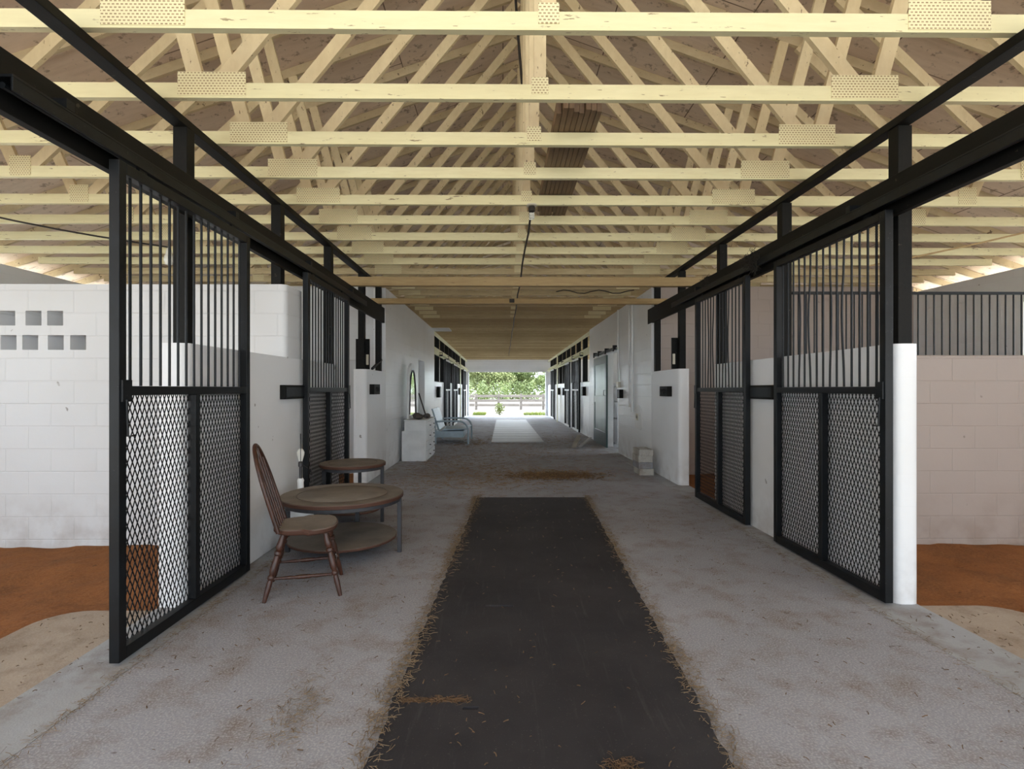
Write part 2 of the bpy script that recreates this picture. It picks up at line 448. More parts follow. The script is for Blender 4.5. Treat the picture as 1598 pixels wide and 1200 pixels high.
# stall partitions
px = 1/170.1
vent = []
for row, (ry, xs) in enumerate(((499, (-44, -6, 24, 64, 97)), (536, (-48, -10, 26, 59, 98, 132)))):
    z = 1.35+(607-ry)*px
    for xx in xs:
        cx = (xx-785)*px*.992
        vent.append((cx-.071, cx+.071, z-.066, z+.066))
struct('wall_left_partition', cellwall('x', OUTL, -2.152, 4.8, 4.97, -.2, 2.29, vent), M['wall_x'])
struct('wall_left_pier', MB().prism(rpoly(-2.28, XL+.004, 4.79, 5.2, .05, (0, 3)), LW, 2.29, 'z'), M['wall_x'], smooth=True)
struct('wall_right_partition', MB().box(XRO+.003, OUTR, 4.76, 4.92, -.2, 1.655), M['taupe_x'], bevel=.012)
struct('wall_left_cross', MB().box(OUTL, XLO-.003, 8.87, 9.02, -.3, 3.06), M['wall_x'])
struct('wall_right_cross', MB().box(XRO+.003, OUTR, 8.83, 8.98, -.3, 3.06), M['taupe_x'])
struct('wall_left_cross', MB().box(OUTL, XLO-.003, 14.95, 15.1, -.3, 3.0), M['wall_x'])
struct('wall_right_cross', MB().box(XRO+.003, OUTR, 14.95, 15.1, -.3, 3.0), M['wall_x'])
# outer walls; their window openings are added to let daylight into stalls and aisle
struct('wall_left_outer', cellwall('y', -.5, YEND+.2, OUTL-.2, OUTL, -.4, 2.96, [(.6, 3.6, 1.0, 2.5), (5.3, 7.6, 1.0, 2.5), (10.5, 13.5, 1.0, 2.2), (15.5, 18.6, .9, 2.6), (19.2, 22.4, .9, 2.6), (23, 28.4, .9, 2.6)]), M['wall_y'])
struct('wall_right_outer', cellwall('y', -.5, YEND+.2, OUTR, OUTR+.2, -.4, 2.96, [(.8, 4.4, 2.05, 2.9), (5.2, 6.95, 1.0, 2.5), (10.0, 14.3, .9, 2.4), (15.5, 18.6, .9, 2.6), (19.2, 22.4, .9, 2.6), (23, 28.4, .9, 2.6)]), M['wall_y'])
# far stall fronts: low wall runs with door gaps
def farwalls(x0, x1, gaps, nm):
    y = 15.12
    for g0, g1 in gaps+[(YEND, YEND)]:
        if g0 > y+.05: struct(nm, MB().box(x0, x1, y, g0, -.3, 1.57), M['wall_y'], bevel=.02)
        y = g1
farwalls(XLO, XL, [(17.5, 18.75), (20.4, 21.7), (25.5, 26.9)], 'wall_left_far')
farwalls(XR, XRO, [(16.9, 18.15), (19.3, 20.5), (25.0, 26.5)], 'wall_right_far')
struct('wall_far', cellwall('x', OUTL, OUTR, YEND, YEND+.2, -.4, 2.9, [(-1.86, 2.32, -.4, 2.27)]), M['wall_x'])
struct('wall_far_gable', MB().prism([(-6.6+.22, 2.905), (6.6+.22, 2.905), (.22, 5.2)], YEND+.05, YEND+.15, 'y'), M['white'])

# ------------------------------------------------------------------ roof trusses
RX = .22; SL = .352; HALF = 6.62; AP = .06+SL*HALF
NT_ALL = 45; Y0T = 2.555; DT = .603
def truss_y(n): return Y0T+DT*n
def web_mb(p, q, w=.089, t0=.001, t1=.036):
    p = Vector((p[0], 0, p[1])); q = Vector((q[0], 0, q[1])); d = (q-p).normalized(); a = Vector((-d.z, 0, d.x))*w/2
    return MB().prism([((p-a).x, (p-a).z), ((p+a).x, (p+a).z), ((q+a).x, (q+a).z), ((q-a).x, (q-a).z)], t0, t1, 'y')
def make_truss(full, label, cm='chord'):
    t = thing('roof_truss', label, 'roof truss', (0, 0, 0), 0, 'cream roof trusses over the barn')
    MB().box(-HALF, HALF, 0, .038, 0, .089).build('bottom_chord', M[cm], t, off=False)
    for s in (-1, 1):
        lo = .06; x1 = HALF+.65
        MB().prism([(0, AP), (0, AP+.095), (s*x1, AP+.095-SL*x1), (s*x1, AP-SL*x1)], .001, .037, 'y').build('rafter', M['rafter'], t, off=False)
    if full:
        for s in (-1, 1):
            for p, q in (((1.9, .09), (.07, AP-.06)), ((2.03, .09), (2.42, AP-SL*2.42)), ((2.56, AP-SL*2.52), (4.06, .09)), ((4.2, .09), (4.52, AP-SL*4.52))):
                web_mb((s*p[0], p[1]), (s*q[0], q[1])).build('web', M['web'], t, off=False)
            MB().box(s*1.94-.2, s*1.94+.2, -.004, .0, .012, .152).build('gusset_plate', M['plate'], t, off=False)
            MB().box(s*4.15-.085, s*4.15+.085, -.004, .0, .012, .172).build('gusset_plate', M['plate'], t, off=False)
        MB().box(-.036, .036, .0012, .0358, .09, AP-.02).build('king_post', M['web'], t, off=False)
        MB().box(-.05, .05, -.004, .0, .03, .13).build('gusset_plate', M['plate'], t, off=False)
    return t
protos = {'near': make_truss(True, 'x'), 'mid': make_truss(True, 'x', 'chordold'), 'far': make_truss(False, 'x', 'chordold')}
used = set()
trusses = []
for n in range(NT_ALL):
    y = truss_y(n)
    if y > YEND-.1: break
    loc = (RX, y, zc(y)+U(-.006, .006)*(n < 20))
    if n == 0: lab = 'nearest cream roof truss crossing the top of the photo, over the sliding doors'
    else: lab = 'cream roof truss, %s counting from the nearest one' % ordinal(n+1)
    k = 'near' if n < 9 else 'mid' if n < 18 else 'far'
    if k not in used: t = protos[k]; t.location = loc; t['label'] = lab; used.add(k)
    else: t = dup(protos[k], loc, lab)
    trusses.append(t)
# roof deck
def deck(s):
    m = MB(); x1 = HALF+.75; ys = [-4.5, 9, 15, 22, YEND+.8]
    for a, b in zip(ys[:-1], ys[1:]):
        def P(x, y, u): return (RX+s*x, y, zc(min(y, 29.8))+AP+.099-SL*x+u)
        m.hexa([P(0,a,0), P(x1,a,0), P(x1,b,0), P(0,b,0)], [P(0,a,.02), P(x1,a,.02), P(x1,b,.02), P(0,b,.02)])
    return m
struct('roof', deck(-1), M['deck']); struct('roof', deck(1), M['deck'])

# ------------------------------------------------------------------ stall front framing near the camera
S4 = .089
POSTL = [3.40, 4.83, 6.24, 7.72, 8.76]
POSTR = [3.34, 4.74, 6.11, 7.50, 8.69]
def post(x0, y, z0, z1, label, mat='blackwood'):
    o = MB().box(x0, x0+S4, y, y+S4, z0, z1).build('post', M[mat], bevel=.004)
    return tag(o, label, 'post', 'black posts of the near stall fronts')
wl = ['nearest black post on the left, on the white wall end behind the nearest door',
      'second black post on the left, standing on the tall white partition pier',
      'third black post on the left, seen behind the far sliding door grille',
      'fourth black post on the left, on the rounded white wall end',
      'last black post on the left, against the white hall wall']
wr = ['nearest black post on the right, standing on the bright white wall end',
      'second black post on the right, between the two sliding doors',
      'third black post on the right, seen behind the far sliding door grille',
      'fourth black post on the right, on the rounded white wall end',
      'last black post on the right, against the white hall wall']
for i in range(5):
    zb = 2.29 if i == 1 else LW
    post(-2.105+.005, POSTL[i], zb, 3.02, wl[i])
    post(2.4985, POSTR[i], LW, 3.02, wr[i])
tag(MB().box(-2.10, -2.011, 1.4, 8.84, 3.021, 3.072).build('top_plate', M['blackwood'], bevel=.003), 'long thin black beam under the trusses on the left', 'beam')
tag(MB().box(2.487, 2.576, 1.4, 8.78, 3.021, 3.072).build('top_plate', M['blackwood'], bevel=.003), 'long thin black beam under the trusses on the right', 'beam')
def track(s, xface, ys, label):
    """header board on the aisle side of the posts with a boxed rail on its face"""
    t = thing('door_track', label, 'door track', (xface, ys[0], 2.57))
    a = sorted((xface-s*.0, xface-s*.038))
    MB().box(min(xface, xface+s*.045), max(xface, xface+s*.045), ys[0], ys[1], 2.445, 2.692).build('header_board', M['blackwood'], t, bevel=.003)
    x0, x1 = sorted((xface-s*.001, xface-s*.092))
    y0, y1 = ys[2], ys[3]
    m = MB()
    m.box(x0, x1, y0, y1, 2.545, 2.556)                       # top
    xo = x1 if s < 0 else x0
    m.box(min(xo, xo+s*.01), max(xo, xo+s*.01), y0, y1, 2.492, 2.5445)  # aisle face
    m.build('rail_cover', M['black'], t, bevel=.002)
    yy = y0+.25
    while yy < y1-.1:
        MB().box(x0, x1, yy, yy+.045, 2.557, 2.60).build('bracket', M['black'], t)
        yy += 1.45
    c = (x0+x1)/2
    MB().tube([(c, y0+.005, 2.515), (c, y1-.005, 2.515)], .013, 8).build('rail', M['black'], t)
    return t
track(-1, -1.966, (1.45, 9.0, 2.05, 7.35), 'black header beam with sliding door rail on the left')
track(1, 2.453, (1.45, 9.0, 1.9, 7.45), 'black header beam with sliding door rail on the right')

# ------------------------------------------------------------------ sliding stall doors
def diamond(y0, y1, z0, z1, x, pw=.037, ph=.08, w=.0055, t=.003):
    m = MB(); k = ph/pw
    for sgn in (1, -1):
        c0 = -(z1-z0)/k; y = y0+c0 if sgn > 0 else y0
        yend = y1 if sgn > 0 else y1-c0
        while y < yend:
            # line: Y = y + sgn*(z-z0)/k
            lo, hi = z0, z1
            if sgn > 0: za, zb = z0+(y0-y)*k, z0+(y1-y)*k
            else: za, zb = z0+(y-y1)*k, z0+(y-y0)*k
            lo = max(lo, za); hi = min(hi, zb)
            if hi-lo > .01:
                p = (x+sgn*.0012, y+sgn*(lo-z0)/k, lo); q = (x+sgn*.0012, y+sgn*(hi-z0)/k, hi)
                m.bar(p, q, w, t, (1, 0, 0))
            y += pw
    return m
def stall_door(label, xa, s, y0, y1, latch_near, bent=0, zb=.015, zt=2.468, far=False, group='black sliding stall doors'):
    """xa: aisle face x, s: -1 left wall / +1 right wall; the leaf is 5 cm thick away from the aisle"""
    x0, x1 = sorted((xa, xa+s*.05)); xm = (x0+x1)/2
    t = thing('sliding_stall_door', label, 'stall door', (xm, (y0+y1)/2, zb), 0, group)
    F = M['black']; w = .052; mr0, mr1 = 1.308+zb*.6, 1.356+zb*.6
    fm = M['black']
    rm = M['whitewood'] if far else F
    for a in (y0, y1-w): MB().box(x0, x1, a, a+w, zb, zt).build('stile', fm, t, bevel=.003)
    MB().box(x0, x1, y0+w+.0005, y1-w-.0005, zt-.055, zt).build('top_rail', rm, t, bevel=.003)
    MB().box(x0, x1, y0+w+.0005, y1-w-.0005, mr0, mr1).build('middle_rail', rm, t, bevel=.003)
    MB().box(x0, x1, y0+w+.0005, y1-w-.0005, zb, zb+.06).build('bottom_rail', rm, t, bevel=.003)
    ym = (y0+y1)/2
    MB().box(x0, x1, ym-.024, ym+.024, zb+.0605, mr0-.0005).build('mullion', rm, t, bevel=.003)
    ia, ib = y0+w, y1-w
    N = 15 if not far else 11
    for i in range(N):
        y = ia+(ib-ia)*(i+.75)/(N+.5)
        za, zz = mr1+.001, zt-.056
        if i in ((4, 6, 9, 11) if bent else ()):
            pts = []
            b = (.025, -.018, .03, -.02)[(4, 6, 9, 11).index(i)]
            for k in range(9):
                u = k/8; pts.append((xm, y+b*math.sin(math.pi*u)**2*(1 if u < .7 else .6), za+(zz-za)*u))
        else: pts = [(xm, y, za), (xm, y, zz)]
        MB().tube(pts, .0075, 8).build('bar', F, t, smooth=True)
    xo = xa+s*.043
    for a, b in ((ia+.001, ym-.025), (ym+.025, ib-.001)):
        diamond(a, b, zb+.062, mr0-.001, xo, *((.037, .08) if not far else (.05, .11))).build('mesh_panel', F, t)
    # corner gussets and latch
    if not far:
        ya = y0 if latch_near else y1
        d = 1 if latch_near else -1
        xf = xa-s*.012
        m = MB()
        m.box(min(xa, xf), max(xa, xf), min(ya+d*.01, ya+d*.075), max(ya+d*.01, ya+d*.075), mr0-.03, mr1+.03)
        m.tube([(xf, ya+d*.035, mr0-.02), (xf-s*.006, ya+d*.035, mr0-.2), (xf-s*.006, ya+d*.09, mr0-.2)], .006, 6)
        m.build('latch', F, t)
        for a in (y0+.2, y1-.2):
            MB().box(xm-.008, xm+.008, a-.03, a+.03, zt, zt+.03).build('hanger', F, t)
    return t
stall_door('nearest left black sliding door, pulled half across the stall opening', -1.865, -1, 2.60, 3.94, True)
stall_door('far left black sliding door, behind the round tables', -1.865, -1, 5.10, 6.48, False)
stall_door('nearest right black sliding door with bent grille bars, beside the bright white wall end', 2.38, 1, 3.29, 4.66, True, 1)
stall_door('second right black sliding door, beyond the wall box', 2.38, 1, 5.20, 6.58, False, 1)
FD = [('left', -1, -1.87, (17.4, 18.9)), ('left', -1, -1.87, (20.2, 21.9)), ('left', -1, -1.87, (25.3, 27.0)),
      ('right', 1, 2.38, (16.75, 18.3)), ('right', 1, 2.38, (19.15, 20.6)), ('right', 1, 2.38, (24.9, 26.6))]
cnt = {'left': 0, 'right': 0}
for sd, s, xa, (a, b) in FD:
    cnt[sd] += 1
    pos = ('nearest', 'second', 'farthest')[cnt[sd]-1]
    stall_door('dark door with white rails, %s in the far %s stall row%s' % (pos, sd, (', beyond the blue bench' if sd == 'left' and cnt[sd] == 1 else '')), xa, s, a, b, True, 0, gz((a+b)/2)+.02, 2.38+gz((a+b)/2), True, 'doors of the far stall rows')
# far stall framing
for sd, s, xf, px0 in (('left', -1, XL, XLO+.05), ('right', 1, XR, XR+.03)):
    a, b = sorted((xf, xf+s*.04))
    t = thing('door_track', 'cream header board and rail of the far %s stall row' % sd, 'door track', (xf, 15.15, 2.4))
    MB().hexa([(a,15.13,2.36),(b,15.13,2.36),(b,YEND-.02,2.27),(a,YEND-.02,2.27)], [(a,15.13,2.56),(b,15.13,2.56),(b,YEND-.02,2.47),(a,YEND-.02,2.47)]).build('header_board', M['creamtrim'], t)
    c, d = sorted((xf-s*.001, xf-s*.09))
    MB().hexa([(c,16.2,2.40),(d,16.2,2.40),(d,YEND-.3,2.31),(c,YEND-.3,2.31)], [(c,16.2,2.45),(d,16.2,2.45),(d,YEND-.3,2.36),(c,YEND-.3,2.36)]).build('rail_cover', M['creamtrim'], t)
    for y in (16.3, 18.2, 21.5, 23.2):
        MB().box(c-.005, d+.005, y, y+.12, 2.36, 2.47).build('bracket', M['black'], t)
    tp = MB().hexa([(a,15.13,2.90),(b,15.13,2.90),(b,YEND-.02,2.82),(a,YEND-.02,2.82)], [(a,15.13,3.0),(b,15.13,3.0),(b,YEND-.02,2.90),(a,YEND-.02,2.90)]).build('top_plate', M['creamtrim'])
    tag(tp, 'cream top plate above the far %s stall row' % sd, 'beam')
    y = 15.16; k = 0
    while y < YEND-.3:
        x0 = xf+.045*s if s > 0 else xf+.045*s-.14
        big = (k % 2 == 0)
        gaps = [(17.5, 18.75), (20.4, 21.7), (25.5, 26.9)] if s < 0 else [(16.9, 18.15), (19.3, 20.5), (25.0, 26.5)]
        zb = gz(y) if any(g0-.14 < y < g1 for g0, g1 in gaps) else 1.571
        o = MB().box(x0, x0+.14, y, y+.14, zb, zc(y)-.004).build('post', M['blackwood'])
        k += 1
        tag(o, 'dark post, %s along the far %s stall row' % (ordinal(k), sd), 'post', 'dark posts of the far stall rows')
        y += 1.42
    for y in (22.85,):
        x0 = min(xf-s*.1, xf-s*.13)
        tag(MB().box(x0, x0+.03, y, y+.2, 1.57+gz(y)-1.6, 2.86).build('post', M['creamtrim']), 'cream board post midway along the far %s stall row' % sd, 'post')

# right stall grille
t = thing('stall_grille', 'black bar grille on top of the low taupe stall partition on the right', 'grille', (4.7, 4.84, 1.656))
MB().box(XRO+.02, OUTR-.01, 4.83, 4.85, 2.215, 2.24).build('top_rail', M['black'], t)
m0 = None; xg = 2.70
while xg < OUTR-.03:
    if m0 is None:
        m0 = MB().tube([(xg, 4.84, 1.656), (xg, 4.84, 2.2145)], .0065, 8).build('bar', M['black'], t, smooth=True)
    else:
        c = m0.copy(); COL.objects.link(c); c.parent = t; c.location = (xg-2.70, 0, 0)
    xg += .0735

# loose planks across the aisle resting on the headers
tag(MB().box(-2.10, 2.64, 6.93, 7.02, 2.695, 2.81).build('plank', M['brownwood'], bevel=.004), 'nearer brown plank laid across the aisle on the header beams', 'plank')
tag(MB().box(-2.09, 2.62, 8.39, 8.48, 2.695, 2.78).build('plank', M['brownwood'], bevel=.004), 'farther brown plank laid across the aisle on the header beams', 'plank')
# lumber stacked on the chords
for i in range(8):
    x = .355+i*.0375; za = zc(4)+.0955
    tag(MB().box(x, x+.034, 3.45+U(0, .12), 5.7+U(-.3, .3), za+.003, za+.003+.092).build('stored_board', M['lumber'], bevel=.002),
        '%s brown board from the left in the stack lying on the truss chords' % ordinal(i+1), 'board', 'brown boards stored on the trusses')

# ------------------------------------------------------------------ wall boxes and boards
def wallbox(xf, s, y0, y1, z0, z1, d, label, knob=False, mat='blackwood'):
    a, b = sorted((xf-s*.0005, xf-s*d))
    t = thing('wall_box', label, 'wall box', (xf, (y0+y1)/2, z0))
    MB().box(a, b, y0, y1, z0, z1).build('body', M[mat], t, bevel=.004)
    xo = b if s < 0 else a
    if knob:
        pts = []
        for i in range(26):
            u = i/25*5*math.pi
            pts.append((xo-s*(.012+.008*math.sin(u*.7)), y0+.06+(y1-y0-.12)*i/25, (z0+z1)/2+.035*math.sin(u)))
        MB().tube(pts, .006, 6).build('wire_coil', M['black'], t)
    else:
        MB().box(min(xo, xo-s*.004), max(xo, xo-s*.004), y0+.02, y1-.02, z0+.02, z1-.02).build('cover', M['black'], t, bevel=.002)
    return t
wallbox(XL, -1, 4.66, 5.14, 1.26, 1.385, .05, 'black box on the white wall between the two left sliding doors')
wallbox(XR, 1, 4.74, 5.18, 1.255, 1.385, .05, 'black box on the white wall between the two right sliding doors')
wallbox(XL, -1, 7.78, 8.15, 1.27, 1.42, .07, 'small black box with wire on the left wall before the dresser', True)
wallbox(XR, 1, 7.72, 8.1, 1.24, 1.39, .07, 'small black box with wire on the right wall above the block stack', True)
wallbox(XL, -1, 15.6, 15.95, 1.1, 1.42, .1, 'small black box on the low wall where the far left stall row begins')
wallbox(XR, 1, 15.75, 16.1, 1.15, 1.42, .1, 'small black box on the low wall where the far right stall row begins')
wallbox(XL, -1, 23.3, 23.7, 1.1, 1.4, .1, 'tiny black box between the last doors of the far left stall row')
wallbox(XR, 1, 21.0, 21.3, 1.1, 1.4, .1, 'tiny black box just past the second door of the far right stall row')
wallbox(XR, 1, 22.9, 23.2, 1.1, 1.4, .1, 'tiny black box before the last door of the far right stall row')
for s, x0, y, lab in ((-1, -2.16, 7.82, 'black board with cream switch on the fourth left post'), (1, 2.42, 7.60, 'black board with cream switch on the fourth right post')):
    t = thing('switch_board', lab, 'switch board', (x0+.1, y, LW))
    MB().box(x0, x0+.2, y, y+.03, LW+.004, LW+.45).build('board', M['blackwood'], t)
    xx = x0+.155 if s < 0 else x0+.008
    MB().box(xx, xx+.035, y-.02, y-.0005, LW+.07, LW+.22).build('switch', M['cream_plastic'], t, bevel=.004)
# stick leaning in the left window opening
tag(MB().bar((-1.99, 8.1, LW+.02), (-1.99, 8.72, LW+.19), .03, .03).build('brace', M['blackwood']), 'short black diagonal brace in the left opening above the low wall', 'brace')
# conduits on the right hall wall
def conduit(y, z0, z1, r, label, mat='white'):
    return tag(MB().tube([(XR-.03, y, z0), (XR-.03, y, z1)], r, 10).build('conduit', M[mat], smooth=True), label, 'conduit')
conduit(9.98, .92, 3.02, .024, 'nearer white conduit running down the right hall wall above the outlet')
conduit(10.22, 1.0, 3.02, .018, 'thinner white conduit just behind the one above the outlet')
conduit(11.22, 1.5, 3.02, .02, 'white conduit running down to the switch beside the right doorway')
t = thing('outlet', 'cream double outlet in a pale paint patch on the right wall', 'outlet', (XR, 9.7, .6))
MB().prism([(9.36+.0, .66), (9.5, .61), (9.85, .64), (9.93, .8), (9.9, 1.0), (9.6, 1.06), (9.42, .98)], XR-.006, XR-.0005, 'x').build('paint_patch', M['white'], t)
MB().box(XR-.016, XR-.0065, 9.62, 9.78, .78, .9).build('cover_plate', M['cream_plastic'], t, bevel=.003)
for y in (9.66, 9.72):
    MB().box(XR-.02, XR-.0165, y, y+.025, .815, .865).build('socket', M['iron'], t)
tag(MB().box(XR-.06, XR-.0005, 11.1, 11.27, 1.38, 1.5).build('switch_box', M['cream_plastic'], bevel=.006), 'small cream switch box at the foot of the doorway conduit', 'switch box')
wallbox(XR, 1, 10.85, 11.1, 1.16, 1.34, .08, 'small black box beside the right doorway below the switch')

# right sliding hall door
t = thing('sliding_hall_door', 'dark green panelled sliding door slid open beside the right doorway', 'door', (2.36, 13.0, gz(13)))
gf = gz(13)
x0, x1 = 2.365, 2.41
for a in (12.2, 13.72): MB().box(x0, x1, a, a+.14, gf+.02, 2.13).build('stile', M['greendoor'], t, bevel=.003)
for z0, z1 in ((gf+.02, .34), (1.02, 1.18), (1.95, 2.13)): MB().box(x0, x1, 12.341, 13.719, z0, z1).build('rail', M['greendoor'] if z0 < .9 or z0 > 1.8 else M['greenpanel'], t, bevel=.003)
for z0, z1 in ((.341, 1.019), (1.181, 1.949)): MB().box(x0+.012, x1-.012, 12.341, 13.719, z0, z1).build('panel', M['greenpanel'], t)
MB().tube([(x0-.003, 12.26, 1.2), (x0-.04, 12.26, 1.2), (x0-.04, 12.26, 1.32), (x0-.003, 12.26, 1.32)], .008, 6).build('handle', M['black'], t)
t = thing('door_track', 'black sliding rail above the right hall doorway', 'door track', (2.4, 12.6, 2.2))
MB().box(2.385, 2.425, 11.4, 13.95, 2.2, 2.25).build('rail', M['black'], t)
for y in (11.4, 12.3, 13.2, 13.85):
    MB().box(2.36, 2.459, y, y+.06, 2.251, 2.29).build('bracket', M['black'], t)
    MB().box(2.36, 2.384, y, y+.06, 2.16, 2.25).build('hanger', M['black'], t)
# shelf unit glimpsed inside the doorway
t = thing('shelf_unit', 'pale shelf unit with stored things inside the right doorway', 'shelf', (3.6, 13.6, -.09))
for z in (.1, .55, 1.0, 1.4): MB().box(3.0, 4.6, 13.9, 14.5, z, z+.03).build('shelf', M['whitewood'], t)
for x in (3.0, 4.57): MB().box(x, x+.03, 13.899, 14.501, -.09, 1.5).build('side', M['whitewood'], t)
for i, (x, z, w, h, mt, lb) in enumerate(((3.05, .131, .5, .3, 'brownwood', 'brown box on the lowest shelf inside the right doorway'), (3.1, .581, .45, .22, 'iron', 'dark grey box on the middle shelf inside the right doorway'), (3.05, 1.031, .4, .2, 'white', 'white box on the upper shelf inside the right doorway'))):
    tag(MB().box(x, x+w, 14.0, 14.4, z, z+h).build('storage_box', M[mt], bevel=.01), lb, 'box')

# white board fixed under the trusses, left
tag(MB().box(XL+.002, -1.45, 14.3, 15.0, 2.97, 2.995).build('ledge_board', M['white']), 'small white board jutting from the top of the left hall wall', 'board')

# ------------------------------------------------------------------ lights and wires under the roof
LBX, LBY = .27, 4.97
t = thing('bulb_fixture', 'bare spiral bulb in a black socket hanging at the middle of the trusses', 'light', (LBX, LBY, 3.07))
zz = zc(5)-.008
MB().lathe([(.028, -.002), (.032, -.02), (.03, -.05), (.02, -.058)], (LBX, LBY+.019, zz), 16).build('socket', M['cable'], t, smooth=True)
MB().lathe([(.05, 0), (.05, -.012), (.03, -.016)], (LBX, LBY+.019, zz+.012), 18).build('ceiling_rose', M['cream_plastic'], t, smooth=True)
pts = []
for i in range(60):
    u = i/59; a = u*2*math.pi*3.5; r = .02
    pts.append((LBX+r*math.cos(a), LBY+.019+r*math.sin(a), zz-.062-.06*u))
MB().tube(pts, .0065, 6).build('spiral_bulb', M['glass'], t, smooth=True)
pts = [(LBX+.02*math.sin(i*1.7)*.4, LBY+.1+i*.75, zc(LBY+i*.75)-.012-.012*(i % 2)) for i in range(28)]
tag(MB().tube(pts, .011, 6).build('ceiling_cable', M['cable'], smooth=True), 'dark cable stapled under the trusses down the middle of the aisle', 'cable')
tag(MB().tube([(LBX-.02, LBY+.05, zz+.1), (LBX-.06, LBY+.05, zz+.8), (.135, LBY+.05, 4.78), (.11, LBY+.05, 5.2)], .014, 6).build('hanging_cable', M['cable'], smooth=True), 'dark cable rising from the bulb towards the ridge', 'cable')
pts = [(.9+.12*i, 8.99, 3.03+.03*math.sin(i*1.3)-.035) for i in range(12)]
tag(MB().tube(pts, .009, 6).build('slack_cable', M['cable'], smooth=True), 'slack black cable sagging near the farther plank', 'cable')
tag(MB().box(.1, .18, 8.36, 8.389, 2.71, 2.77).build('junction_box', M['cable'], bevel=.004), 'small black junction box on the farther plank', 'junction box')
t = thing('stall_bulb', 'white bulb hanging on a wire in the left stall', 'light', (-3.0, 5.6, 2.8))
MB().lathe([(.012, .1), (.028, .06), (.03, .03), (.045, 0), (.05, -.04), (.03, -.085), (.008, -.095)], (-3.56, 5.7, 2.76), 16).build('bulb', M['glass'], t, smooth=True)
pts = [(-5.6+2.04*i/8, 4.4+1.3*i/8, 3.12-.26*i/8-.06*math.sin(math.pi*i/8)) for i in range(9)]
MB().tube(pts, .009, 6).build('wire', M['cable'], t, smooth=True)
pts = [(3.6+2.4*i/8, 5.2-.5*i/8, 2.56+.55*i/8-.04*math.sin(math.pi*i/8)) for i in range(9)]
tag(MB().tube(pts, .009, 6).build('wire', M['brownwood'], smooth=True), 'thin tan wire strung across the right stall', 'wire')
def nest(c, r, n, label):
    m = MB()
    for i in range(n):
        a = Vector((random.gauss(0, 1), random.gauss(0, 1), random.gauss(0, .8))).normalized()*r*U(.2, 1)
        b = a+Vector((U(-1, 1), U(-1, 1), U(-1, 1)))*r*.6
        p = Vector(c)
        a.x = min(a.x, .0); b.x = min(b.x, 0.0)
        m.tube([p+a, p+(a+b)/2+Vector((-.01, U(-.02, .02), U(-.02, .02))), p+b], .0022, 4)
    return tag(m.build('bird_nest', M['nest']), label, 'nest')
nest((2.37, 4.98, 2.55), .11, 260, 'dark twiggy nest stuck to the right header beam')
nest((2.37, 6.15, 2.6), .07, 90, 'small cobwebby tuft on the right header above the second door')

# ------------------------------------------------------------------ rubber mat and aisle boards
def mat_mb():
    ys = [.15+i*.05 for i in range(129)]
    def xl(y): return -.555+.0372*y
    def xr(y): return .735+.0445*y
    slits = [(2.268, 2.30, .03, .235), (3.255, 3.285, .25, .38), (2.215, 2.235, .235, .285)]
    Y = sorted(set([round(v, 4) for v in ys]+[v for s in slits for v in s[:2]]))
    Uu = sorted(set([i/20 for i in range(21)]+[v for s in slits for v in s[2:]]))
    rnd = random.Random(3); je = {y: (rnd.uniform(-.012, .012), rnd.uniform(-.008, .008)) for y in Y}
    def P(u, y, z):
        a, b = xl(y)+je[y][0], xr(y)+je[y][1]
        return (a+(b-a)*u, y, z)
    def hole(u, y): return any(s[0] < y < s[1] and s[2] < u < s[3] for s in slits)
    m = MB()
    for j in range(len(Y)-1):
        for i in range(len(Uu)-1):
            u0, u1, y0, y1 = Uu[i], Uu[i+1], Y[j], Y[j+1]
            if hole((u0+u1)/2, (y0+y1)/2): continue
            m.add([P(u0,y0,.016),P(u1,y0,.016),P(u1,y1,.016),P(u0,y1,.016)], [(0,1,2,3)])
            m.add([P(u0,y0,.002),P(u1,y0,.002),P(u1,y1,.002),P(u0,y1,.002)], [(3,2,1,0)])
            for (ua, ya, ub, yb, cu, cy) in ((u0,y0,u1,y0,(u0+u1)/2,y0-.001),(u0,y1,u1,y1,(u0+u1)/2,y1+.001),(u0,y0,u0,y1,u0-.001,(y0+y1)/2),(u1,y0,u1,y1,u1+.001,(y0+y1)/2)):
                if cu < 0 or cu > 1 or cy < Y[0] or cy > Y[-1] or hole(cu, cy):
                    m.add([P(ua,ya,.002),P(ub,yb,.002),P(ub,yb,.016),P(ua,ya,.016)], [(0,1,2,3)])
    return m
tag(mat_mb().build('rubber_mat', M['rubber']), 'long black rubber mat down the middle of the aisle floor', 'mat')
t = thing('floor_boards', 'pale grey worn boards laid flat on the far aisle floor', 'floor boards', (.1, 17, gz(17)))
yb = 13.6
while yb < 24:
    w = .9
    MB().hexa([(-.3,yb,gz(yb)+.002),(1.05,yb,gz(yb)+.002),(1.05,yb+w-.05,gz(yb+w)+.002),(-.3,yb+w-.05,gz(yb+w)+.002)],
              [(-.3,yb,gz(yb)+.022),(1.05,yb,gz(yb)+.022),(1.05,yb+w-.05,gz(yb+w)+.022),(-.3,yb+w-.05,gz(yb+w)+.022)]).build('board', M['boards'], t)
    yb += w

